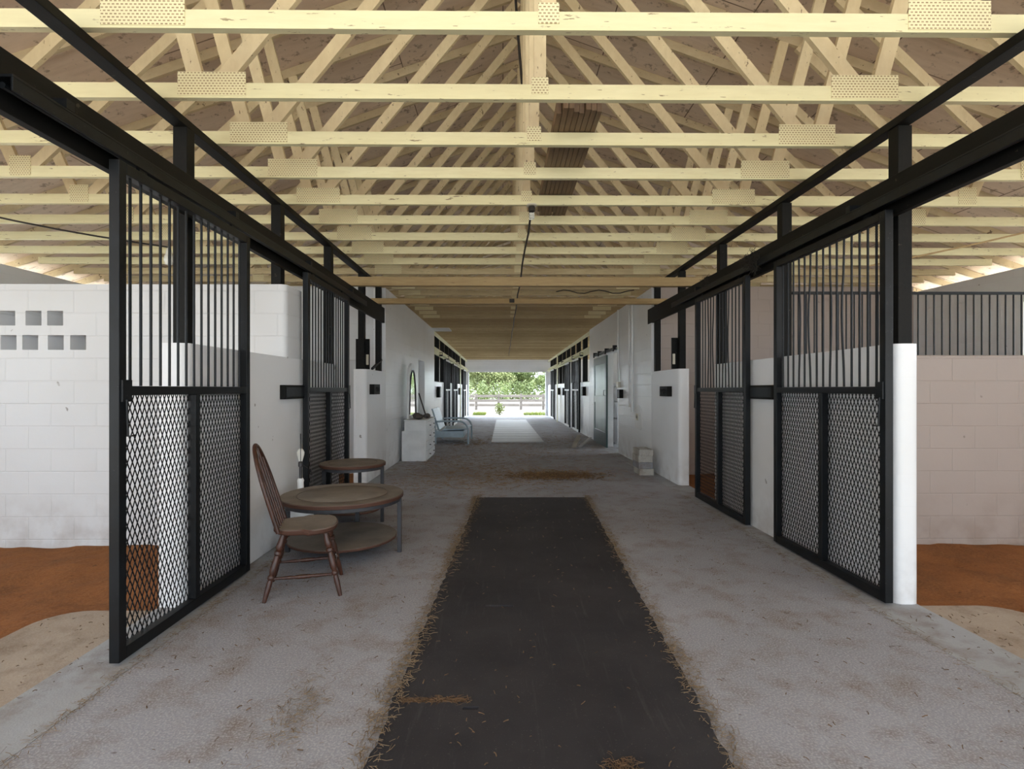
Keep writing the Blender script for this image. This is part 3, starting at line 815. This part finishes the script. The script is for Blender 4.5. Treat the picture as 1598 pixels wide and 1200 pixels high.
# ------------------------------------------------------------------ straw and litter (uncountable)
def straw(name, label, spots, mat, lmin=.02, lmax=.09, w=.0012, z=0.003, lift=.008):
    m = MB()
    for (x, y, zz) in spots:
        L = U(lmin, lmax); a = U(0, 2*math.pi); ww = w*U(.5, 1.2)
        c, s_ = math.cos(a), math.sin(a); zt = U(0, lift)
        p = Vector((x-c*L/2, y-s_*L/2, zz+z)); q = Vector((x+c*L/2, y+s_*L/2, zz+z+zt))
        mid = (p+q)/2+Vector((-s_, c, 0))*L*U(-.15, .15)+Vector((0, 0, ww))
        n = Vector((-s_, c, 0))*ww
        m.add([p-n, p+n, p+Vector((0,0,ww*1.3)), mid-n, mid+n, mid+Vector((0,0,ww*1.3)), q-n, q+n, q+Vector((0,0,ww*1.3))],
              [(0,1,4,3),(1,2,5,4),(2,0,3,5),(3,4,7,6),(4,5,8,7),(5,3,6,8),(0,2,1),(6,7,8)])
    return tag(m.build(name, M[mat]), label, 'litter', None, 'stuff')
sp = []
for i in range(6500):
    y = U(1.4, 6.7)
    if R() < .6: x = -.555+.0372*y+random.gauss(-.02, .035)
    else: x = .735+.0445*y+random.gauss(.025, .03)
    if R() < .35+.65*max(0, math.sin(y*3.1)*.5+.5): sp.append((x, y, .016 if -.55+.0372*y < x < .735+.0445*y else .0))
straw('straw_litter', 'dry straw gathered along both edges of the black mat', sp, 'straw', .015, .055)
sp = []
for i in range(4200):
    cx, cy, rx, ry = random.choice(((.75, 8.3, .5, .28), (.75, 8.3, .25, .16), (.3, 8.6, .9, .5), (-.5, 7.6, .7, .5), (-.9, 9.7, .6, .9), (.2, 10.9, .9, .6), (1.2, 13.5, .7, 1.6), (-.8, 13.6, .4, .8)))
    x, y = random.gauss(cx, rx), random.gauss(cy, ry)
    if -1.85 < x < 2.35: sp.append((x, y, gz(y)))
straw('hay_litter', 'scattered hay and dark bedding on the aisle floor beyond the mat', sp, 'palestraw', .03, .12, .0026)
sp = []
for i in range(1100):
    x, y = random.gauss(.85, .3), random.gauss(8.25, .17); sp.append((x, y, 0))
straw('bedding_litter', 'dark brown bedding patch on the aisle floor past the mat end', sp, 'leaflitter', .03, .1, .004)
sp = []
for i in range(2400):
    k = random.choice((0, 0, 1, 1, 2, 3, 4))
    if k == 0: x, y = -1.8+random.gauss(0, .025), U(1.6, 5)
    elif k == 1: x, y = 2.28+random.gauss(0, .03), U(1.7, 6.8)
    elif k == 2: x, y = random.gauss(-1.2, .4), random.gauss(3.9, .4)
    elif k == 3: x, y = random.gauss(-.86, .06), random.gauss(2.25, .16)
    else: x, y = random.gauss(1.6, .35), random.gauss(5.3, .9)
    if -2.0 < x < 2.36: sp.append((x, y, 0))
straw('straw_litter', 'thin straw and dust along the slab edges by the stall doors', sp, 'straw', .01, .05, .001)
sp = []
for i in range(900):
    x, y = U(-1.75, 2.2), U(1.5, 8)
    if i % 9 == 0: x, y = U(-2.7, -2.0), U(1.8, 3.2)
    if i % 9 == 1: x, y = U(2.4, 3.1), U(2.2, 3.2)
    sp.append((x, y, .016 if -.55+.0372*y < x < .735+.0445*y else -.011 if x < -2.133 or x > 2.603 else .0))
straw('leaf_litter', 'sparse brown specks over the near aisle floor', sp, 'leaflitter', .008, .025, .0022)
sp = [(-.44+U(0, .30), 2.284+random.gauss(0, .012), U(.002, .014)) for i in range(420)]+[(.42+random.gauss(0, .03), 1.86+random.gauss(0, .03), .016) for i in range(160)]
straw('straw_litter', 'straw packed into the torn slit of the black mat', sp, 'leaflitter', .015, .05)

# ------------------------------------------------------------------ furniture: chair
def windsor(loc, rz, label):
    t = thing('windsor_chair', label, 'chair', loc, rz)
    V = M['varnish']
    # local: +x is forward
    out = []
    for i in range(40):
        a = 2*math.pi*i/40; c, s = math.cos(a), math.sin(a)
        rx = .205 if c > 0 else .20; ry = .225 if c > 0 else .195
        k = 1/((abs(c)**2.6+abs(s)**2.6)**(1/2.6))
        out.append((rx*c*k, ry*s*k))
    m = MB(); n = len(out)
    lev = [(.80, .405), (.95, .408), (1.0, .42), (1.0, .438), (.96, .446), (.7, .440), (.35, .436)]
    vs = [(x*f, y*f, z) for f, z in lev for x, y in out]; fs = []
    for i in range(len(lev)-1):
        for j in range(n): fs.append((i*n+j, i*n+(j+1) % n, (i+1)*n+(j+1) % n, (i+1)*n+j))
    fs.append(tuple(range(n-1, -1, -1))); fs.append(tuple((len(lev)-1)*n+j for j in range(n)))
    m.add(vs, fs).build('seat', M['dusty'], t, smooth=True, off=False)
    tops = [(.13, .135), (.13, -.135), (-.13, .12), (-.13, -.12)]
    feet = [(.225, .205), (.225, -.205), (-.235, .195), (-.235, -.195)]
    def at(i, u):
        return Vector((tops[i][0]+(feet[i][0]-tops[i][0])*u, tops[i][1]+(feet[i][1]-tops[i][1])*u, .406*(1-u)+.0*u))
    prof = [(0, .015), (.06, .017), (.14, .021), (.2, .024), (.24, .016), (.26, .024), (.3, .024), (.32, .016), (.42, .021), (.5, .022), (.56, .021), (.6, .015), (.625, .022), (.66, .022), (.68, .015), (.78, .018), (.9, .015), (1.0, .012)]
    for i in range(4):
        MB().tube([at(i, u) for u, r in prof], [r for u, r in prof], 12).build('leg', V, t, smooth=True, off=False)
    def stretch(p, q):
        pr = [(0, .008), (.15, .009), (.3, .012), (.36, .009), (.4, .013), (.5, .015), (.6, .013), (.64, .009), (.7, .012), (.85, .009), (1, .008)]
        MB().tube([p+(q-p)*u for u, r in pr], [r for u, r in pr], 10).build('stretcher', V, t, smooth=True, off=False)
    stretch(at(0, .66), at(2, .66)); stretch(at(1, .66), at(3, .66))
    stretch(at(0, .56), at(1, .56)); stretch(at(2, .6), at(3, .6))
    # hoop back leaning backwards
    def back(y, z): return Vector((-.155-.30*(z-.44), y, z))
    hp = []
    for i in range(33):
        a = math.pi*i/32; yy = .19*math.cos(a); sn = math.sin(a)
        w = yy*(1.0 if sn > .0 else 1)
        hp.append(back(w*(1.0+.12*sn*(1-sn)), .432+.545*sn**.62))
    MB().tube(hp, .0135, 10).build('back_hoop', V, t, smooth=True, off=False)
    def hoop_z(y):
        c = min(1, abs(y)/.2); return .432+.545*max(0, 1-c*c)**.31
    for y0, y1 in ((-.105, -.12), (-.035, -.042), (.035, .042), (.105, .12)):
        zt = hoop_z(y1)-.012
        p, q = back(y0, .437), back(y1, zt)
        MB().tube([p, p+(q-p)*.3, p+(q-p)*.55, q], [.0065, .009, .011, .006], 8).build('spindle', V, t, smooth=True, off=False)
    return t
windsor((-1.335, 3.62, .0), math.radians(15.8), 'dark varnished hoop back wooden chair beside the nearest left door')

# tables
def round_table(loc, rad, ht, legs, label, shelf_z=.145):
    t = thing('round_table', label, 'table', (loc[0], loc[1], 0))
    cx, cy = loc
    MB().lathe([(rad-.012, ht-.034), (rad, ht-.03), (rad, ht-.006), (rad-.006, ht), (rad*.74, ht), (rad*.735, ht-.002), (rad*.725, ht-.002), (rad*.72, ht), (.02, ht)], (cx, cy, 0), 64).build('tabletop', M['dusty'], t, smooth=True)
    m = MB(); n = 64
    for j in range(n):
        a, b = 2*math.pi*j/n, 2*math.pi*(j+1)/n
        def P(r, a, z): return (cx+r*math.cos(a), cy+r*math.sin(a), z)
        m.hexa([P(rad*.727,a,ht-.0018),P(rad*.733,a,ht-.0018),P(rad*.733,b,ht-.0018),P(rad*.727,b,ht-.0018)], [P(rad*.727,a,ht+.0006),P(rad*.733,a,ht+.0006),P(rad*.733,b,ht+.0006),P(rad*.727,b,ht+.0006)])
    if rad > .4: m.build('inlay_ring', M['varnish'], t)
    m = MB(); ro, ri = rad-.02, rad-.03; n = 48
    for j in range(n):
        a, b = 2*math.pi*j/n, 2*math.pi*(j+1)/n
        def P(r, a, z): return (cx+r*math.cos(a), cy+r*math.sin(a), z)
        m.hexa([P(ri,a,ht-.062),P(ro,a,ht-.062),P(ro,b,ht-.062),P(ri,b,ht-.062)], [P(ri,a,ht-.035),P(ro,a,ht-.035),P(ro,b,ht-.035),P(ri,b,ht-.035)])
    m.build('apron', M['iron'], t)
    sr = rad-.055
    MB().lathe([(sr-.005, shelf_z-.022), (sr, shelf_z-.018), (sr, shelf_z-.004), (sr-.004, shelf_z), (.02, shelf_z)], (cx, cy, 0), 56).build('shelf', M['dusty'], t, smooth=True)
    for a in legs:
        a = math.radians(a); r = rad-.028
        x, y = cx+r*math.cos(a), cy+r*math.sin(a)
        MB().bar((x, y, 0.001), (x, y, ht-.036), .032, .032, (math.cos(a), math.sin(a), 0)).build('leg', M['iron'], t, bevel=.002)
    return t
round_table((-1.32, 4.40), .49, .49, (2, 91, 178), 'larger low round table with dusty top and lower shelf beside the chair')
round_table((-1.525, 5.42), .325, .605, (0, 92, 178), 'smaller taller round side table behind the larger round table')

# shadeless table lamp standing on the floor
lx, ly = -1.79, 4.72
t = thing('table_lamp', 'shadeless white lamp with wire harp on the floor behind the larger round table', 'lamp', (lx, ly, 0))
MB().lathe([(.09, .001), (.095, .02), (.085, .04), (.11, .12), (.115, .22), (.09, .33), (.05, .40), (.028, .44), (.026, .52), (.03, .54), (.022, .56)], (lx, ly, 0), 28).build('lamp_body', M['white'], t, smooth=True)
MB().lathe([(.012, .56), (.012, .66), (.02, .665), (.02, .70), (.014, .71)], (lx, ly, 0), 14).build('stem', M['iron'], t, smooth=True)
MB().lathe([(.016, .711), (.022, .735), (.032, .77), (.033, .79), (.022, .815), (.006, .825)], (lx, ly, 0), 16).build('bulb', M['glass'], t, smooth=True)
hp = [(lx-.02*math.sin(a), ly+.052*math.sin(a), .69+.22*(1-math.cos(a))/2*1.0) for a in [math.pi*i/12 for i in range(13)]]
hp2 = [(2*lx-x, 2*ly-y, z) for x, y, z in hp][::-1]
MB().tube(hp+hp2[1:], .003, 6).build('harp', M['iron'], t)
MB().tube([(lx, ly, .905), (lx, ly, .955)], .004, 6).build('finial', M['iron'], t)
MB().tube([(lx+.02, ly, .68), (lx+.09, ly-.02, .64), (lx+.12, ly-.03, .56)], .003, 6).build('cord', M['cable'], t)

# dresser with mirror
dx0, dx1, dy0, dy1 = -1.90, -1.42, 9.98, 11.1
fz = gz(10.5)
t = thing('dresser', 'white chest of drawers against the left hall wall', 'dresser', (-1.66, 10.5, fz))
MB().box(dx0, dx1-.02, dy0, dy1, fz+.001, .56).build('body', M['whitewood'], t, bevel=.004)
MB().box(dx0+.06, dx1-.02, dy0-.03, dy1+.03, .561, .745).build('upper_case', M['whitewood'], t, bevel=.004)
MB().box(dx0+.05, dx1+.0, dy0-.04, dy1+.04, .746, .77).build('top', M['whitewood'], t, bevel=.006)
for z0, z1 in ((.03, .18), (.2, .36), (.38, .54), (.58, .73)):
    for y0, y1 in ((dy0+.03, dy0+.545), (dy0+.575, dy1-.03)):
        d = MB().box(dx1-.0195, dx1+.005, y0, y1, z0, z1).build('drawer', M['whitewood'], t, bevel=.006)
        yc, zk = (y0+y1)/2, (z0+z1)/2
        k = MB().tube([(dx1+.0055, yc, zk), (dx1+.025, yc, zk), (dx1+.032, yc, zk)], [.008, .008, .014], 10).build('knob', M['iron'], d, smooth=True)
t = thing('mirror', 'tall arched mirror in a pale frame standing on the dresser', 'mirror', (-1.83, 10.55, .77))
def arch(y0, y1, z0, z1, n=14):
    yc, r = (y0+y1)/2, (y1-y0)/2
    return [(y0, z0), (y1, z0)]+[(yc+r*math.cos(math.pi*i/n), z1-r*.75+r*.75*math.sin(math.pi*i/n)) for i in range(n+1)]
MB().prism(arch(10.2, 11.0, .771, 1.86), -1.84, -1.80, 'x').build('frame', M['whitewood'], t, bevel=.004)
MB().prism(arch(10.27, 10.93, .84, 1.76), -1.7995, -1.796, 'x').build('mirror_glass', M['mirror'], t)
MB().tube([(-1.79, 10.24+.72*u, .86+.86*math.sin(math.pi*u)**.35) for u in [i/20 for i in range(21)]], .012, 6).build('moulding', M['iron'], t, smooth=True)
m = MB()
for c, r in (((-1.62, 10.2, .82), (.1, .14, .05)), ((-1.5, 10.5, .82), (.07, .12, .05)), ((-1.68, 10.35, .83), (.08, .1, .06))):
    m.blob(c, *r, n=14, m=9, jit=.12)
tag(m.build('cloth_bundle', M['greylump'], smooth=True), 'crumpled grey bundle lying on top of the dresser', 'bundle')
tag(MB().bar((-1.46, 10.16, .80), (-1.60, 10.12, 1.27), .024, .024).build('stick', M['cable']), 'thin dark stick standing in the bundle on the dresser', 'stick')

# metal patio bench (glider)
def patio_bench():
    by0, by1, f = 13.15, 14.55, gz(13.6)
    B = M['bluemetal']
    t = thing('patio_bench', 'pale blue metal patio bench with curved arms beyond the dresser', 'bench', (-1.3, 13.9, f))
    MB().box(-1.72, -.98, by0+.04, by1-.04, f+.17, f+.33).build('base', B, t, bevel=.01)
    MB().hexa([(-1.6,by0+.06,f+.335),(-.86,by0+.06,f+.37),(-.86,by1-.06,f+.37),(-1.6,by1-.06,f+.335)], [(-1.6,by0+.06,f+.37),(-.86,by0+.06,f+.40),(-.86,by1-.06,f+.40),(-1.6,by1-.06,f+.37)]).build('seat', B, t, bevel=.008)
    MB().hexa([(-1.62,by0+.06,f+.36),(-1.57,by0+.06,f+.36),(-1.57,by1-.06,f+.36),(-1.62,by1-.06,f+.36)], [(-1.78,by0+.06,f+.88),(-1.74,by0+.06,f+.88),(-1.74,by1-.06,f+.88),(-1.78,by1-.06,f+.88)]).build('backrest', B, t, bevel=.008)
    for y in (by0, by1):
        pts = [(-1.72, y, f+.56), (-1.4, y, f+.58), (-1.1, y, f+.58)]
        for i in range(1, 8):
            a = math.pi/2*i/7; pts.append((-1.1+.24*math.sin(a), y, f+.58-.24*(1-math.cos(a))))
        pts += [(-.86, y, f+.2), (-.86, y, f+.01)]
        MB().tube(pts, .024, 10).build('arm', B, t, smooth=True)
        MB().tube([(-1.68, y, f+.55), (-1.66, y, f+.012)], .02, 8).build('leg', B, t, smooth=True)
        MB().tube([(-1.55, y, f+.34), (-1.42, y, f+.45)], .016, 8).build('brace', M['whitewood'], t)
    return t
patio_bench()

# stacked blocks by the right wall
bz = .001
for i, (h, mt, dxx, lb) in enumerate(((.1, 'block', .015, 'pale concrete block at the bottom of the stack by the right wall'), (.1, 'blockgrey', 0, 'grey concrete block second from the bottom of the stack by the right wall'), (.105, 'block', -.005, 'pale concrete block third from the bottom of the stack by the right wall'), (.095, 'block', .005, 'pale concrete block on top of the stack by the right wall'))):
    m = MB()
    x0, x1, y0, y1 = 2.12+dxx, 2.34+dxx, 8.28, 8.67
    # hollow block: two cores open at the top
    for a, b, c, d in ((x0, x0+.035, y0, y1), (x1-.035, x1, y0, y1), (x0+.035, x1-.035, y0, y0+.035), (x0+.035, x1-.035, y1-.035, y1), (x0+.035, x1-.035, (y0+y1)/2-.02, (y0+y1)/2+.02)):
        m.box(a, b, c, d, bz, bz+h)
    tag(m.build('concrete_block', M[mt], bevel=.004), lb, 'block', 'concrete blocks stacked by the right wall')
    bz += h+.001
# broken timber bits on the floor
f = gz(12.6)
tag(MB().bar((1.62, 12.2, f+.02), (1.85, 12.9, f+.24), .1, .03).build('scrap_plank', M['block']), 'grey scrap plank propped up on the floor near the green door', 'plank')
tag(MB().bar((1.78, 12.35, f+.02), (2.1, 12.75, f+.2), .06, .03).build('scrap_plank', M['boards']), 'paler short scrap plank beside the propped plank near the green door', 'plank')

# ------------------------------------------------------------------ outdoors beyond the far end
t = thing('paddock_fence', 'weathered board paddock fence beyond the far end of the barn', 'fence', (0, 38, -.13))
FY = 38.0
fx = -11.6
while fx < 12:
    MB().box(fx, fx+.17, FY, FY+.14, -.13, 1.0).build('post', M['fence'], t, bevel=.01)
    if fx < 10:
        for k, z in enumerate((.12, .44, .76)):
            MB().hexa([(fx+.0,FY-.04,z+U(-.03,.03)),(fx+1.58,FY-.04,z+U(-.03,.03)),(fx+1.58,FY-.002,z),(fx,FY-.002,z)],
                      [(fx,FY-.04,z+.17),(fx+1.58,FY-.04,z+.17+U(-.02,.02)),(fx+1.58,FY-.002,z+.17),(fx,FY-.002,z+.17)]).build('board', M['fence'], t)
    fx += 1.6
def leafcloud(m, c, r, n, sz, rnd):
    for i in range(n):
        d = Vector((rnd.gauss(0, 1), rnd.gauss(0, 1), rnd.gauss(0, 1))).normalized()*(rnd.random()**.4)
        p = Vector(c)+Vector((d.x*r[0], d.y*r[1], d.z*r[2]))
        a = Vector((rnd.gauss(0, 1), rnd.gauss(0, 1), rnd.gauss(0, 1))).normalized()*sz*rnd.uniform(.6, 1.3)
        b = a.cross(Vector((rnd.gauss(0, 1), rnd.gauss(0, 1), rnd.gauss(0, 1)))).normalized()*sz*.45
        m.add([p-a, p+b, p+a, p-b], [(0, 1, 2, 3)])
rnd = random.Random(11)
def tree(x, y, h, w, mat, label, name='oak_tree', dens=1.0):
    t = thing(name, label, 'tree', (x, y, -.13), 0, 'trees beyond the paddock fence')
    m = MB()
    tr = [(x, y, -.13), (x+rnd.uniform(-.2, .2), y, h*.25), (x+rnd.uniform(-.4, .4), y, h*.55)]
    m.tube(tr, [w*.06, w*.05, w*.03], 8)
    tops = []
    for i in range(6):
        e = (x+rnd.uniform(-.45, .45)*w, y+rnd.uniform(-.3, .3)*w, h*rnd.uniform(.55, .85))
        st = Vector(tr[1]).lerp(Vector(tr[2]), rnd.random())
        m.tube([st, st.lerp(Vector(e), .5)+Vector((0, 0, .2)), e], [w*.025, w*.018, w*.008], 6); tops.append(e)
    m.build('trunk', M['bark'], t, smooth=True)
    c = MB()
    for e in tops: leafcloud(c, e, (w*.26, w*.24, h*.17), int(700*dens), .17, rnd)
    leafcloud(c, (x, y, h*.72), (w*.46, w*.36, h*.26), int(1500*dens), .17, rnd)
    leafcloud(c, (x, y, h*.4), (w*.55, w*.34, h*.34), int(1700*dens), .17, rnd)
    c.build('crown', M[mat], t)
    return t
for x, y, h, w, mt, lb, ds in ((-6.2, 78, 4.9, 5.0, 'leaf', 'loose green tree at the left edge of the far opening beyond the fence', .7), (-2.2, 74, 5.0, 6.0, 'leaf2', 'broad pale green tree left of centre beyond the fence', 1.2),
      (2.2, 80, 5.2, 5.6, 'leaf', 'green tree right of centre with bare grey limbs beyond the fence', 1.0), (6.9, 76, 4.2, 4.4, 'leaf', 'low green tree near the right edge of the far opening beyond the fence', 1.0),
      (-9.5, 84, 5.2, 6, 'leaf', 'tree mostly hidden by the left jamb of the far opening', .8), (10.6, 83, 4.4, 6, 'leaf2', 'pale tree mostly hidden by the right jamb of the far opening', .8), (.5, 97, 4.8, 7, 'leaf2', 'distant pale tree between the two middle trees', 1), (-4.5, 103, 4.6, 7, 'leaf', 'distant tree behind the broad pale green tree', 1), (5, 104, 3.8, 6, 'leaf2', 'distant low pale tree right of the middle trees', 1)):
    tree(x, y, h, w, mt, lb, 'oak_tree', ds)
t = MB()
for x in range(-16, 17, 1):
    leafcloud(t, (x+rnd.uniform(-.4, .4), 66+rnd.uniform(-1.5, 1.5), .6), (.9, .8, 1.9), 420, .15, rnd)
tag(t.build('undergrowth', M['leaf']), 'low green undergrowth below the trees beyond the fence', 'undergrowth', None, 'stuff')
def bush(x, y, h, w, label, mat='bushleaf', n=420):
    t = thing('weed_bush', label, 'bush', (x, y, -.13))
    m = MB()
    for i in range(7): m.tube([(x, y, -.13), (x+rnd.uniform(-.3, .3)*w, y+rnd.uniform(-.3, .3)*w, h*.6)], .006, 5)
    m.build('stem', M['bark'], t)
    c = MB(); leafcloud(c, (x, y, h*.42-.05), (w*.5, w*.5, h*.5), n, .05, rnd); c.build('foliage', M[mat], t)
bush(-.2, 30.0, .68, .62, 'yellow green weed bush just outside the far opening')
for side, x0, x1 in (('left', -1.7, -1.0), ('right', 1.2, 2.5)):
    g = MB()
    for i in range(700):
        x, y = U(x0, x1), U(29.6, 31.5); h = U(.05, .22)
        a = U(0, 6.28); d = Vector((math.cos(a), math.sin(a), 0))*.012; l = Vector((U(-.05, .05), U(-.05, .05), h))
        p = Vector((x, y, -.13)); g.add([p-d, p+d, p+l], [(0, 1, 2)])
    tag(g.build('grass', M['bushleaf']), 'grass tuft at the %s side outside the far opening' % side, 'grass', None, 'stuff')

# ------------------------------------------------------------------ light
w = bpy.data.worlds.new('World'); SC.world = w; w.use_nodes = True
bg = w.node_tree.nodes['Background']
wt = w.node_tree
tc = wt.nodes.new('ShaderNodeTexCoord'); sx = wt.nodes.new('ShaderNodeSeparateXYZ'); wt.links.new(tc.outputs['Generated'], sx.inputs[0])
mr = wt.nodes.new('ShaderNodeMapRange'); mr.interpolation_type = 'SMOOTHSTEP'   # the overcast sky is brighter beyond the far end of the barn
mr.inputs[1].default_value = -.5; mr.inputs[2].default_value = .9; mr.inputs[3].default_value = 1.3; mr.inputs[4].default_value = 5.5
wt.links.new(sx.outputs[1], mr.inputs[0]); wt.links.new(mr.outputs[0], bg.inputs[1])
bg.inputs[0].default_value = (.80, .90, 1.0, 1)
sd = bpy.data.lights.new('sun', 'SUN'); sd.energy = 3.2; sd.angle = math.radians(3); sd.color = (1, .93, .82)
so = bpy.data.objects.new('sun', sd); COL.objects.link(so)
el, az = math.radians(66), math.radians(-15)   # from behind the camera and to the right
d = Vector((math.cos(el)*math.cos(az), math.cos(el)*math.sin(az), math.sin(el)))
so.rotation_euler = d.to_track_quat('Z', 'Y').to_euler(); so.location = d*30

# ------------------------------------------------------------------ camera
cd = bpy.data.cameras.new('camera'); cam = bpy.data.objects.new('camera', cd); COL.objects.link(cam)
cd.sensor_width = 36; cd.lens = 830/1598*36; cd.clip_start = .05; cd.clip_end = 500
cam.location = (0, 0, 1.35); cam.rotation_euler = (math.radians(90), 0, math.radians(-.5))
cd.shift_x = 6.8/1598; cd.shift_y = 7/1598
SC.camera = cam
SC.view_settings.view_transform = 'Standard'; SC.view_settings.look = 'None'
SC.view_settings.exposure = 1.42; SC.view_settings.gamma = 1; SC.view_settings.use_curve_mapping = False
SC.cycles.use_denoising = True
SC.cycles.max_bounces = 12; SC.cycles.diffuse_bounces = 8
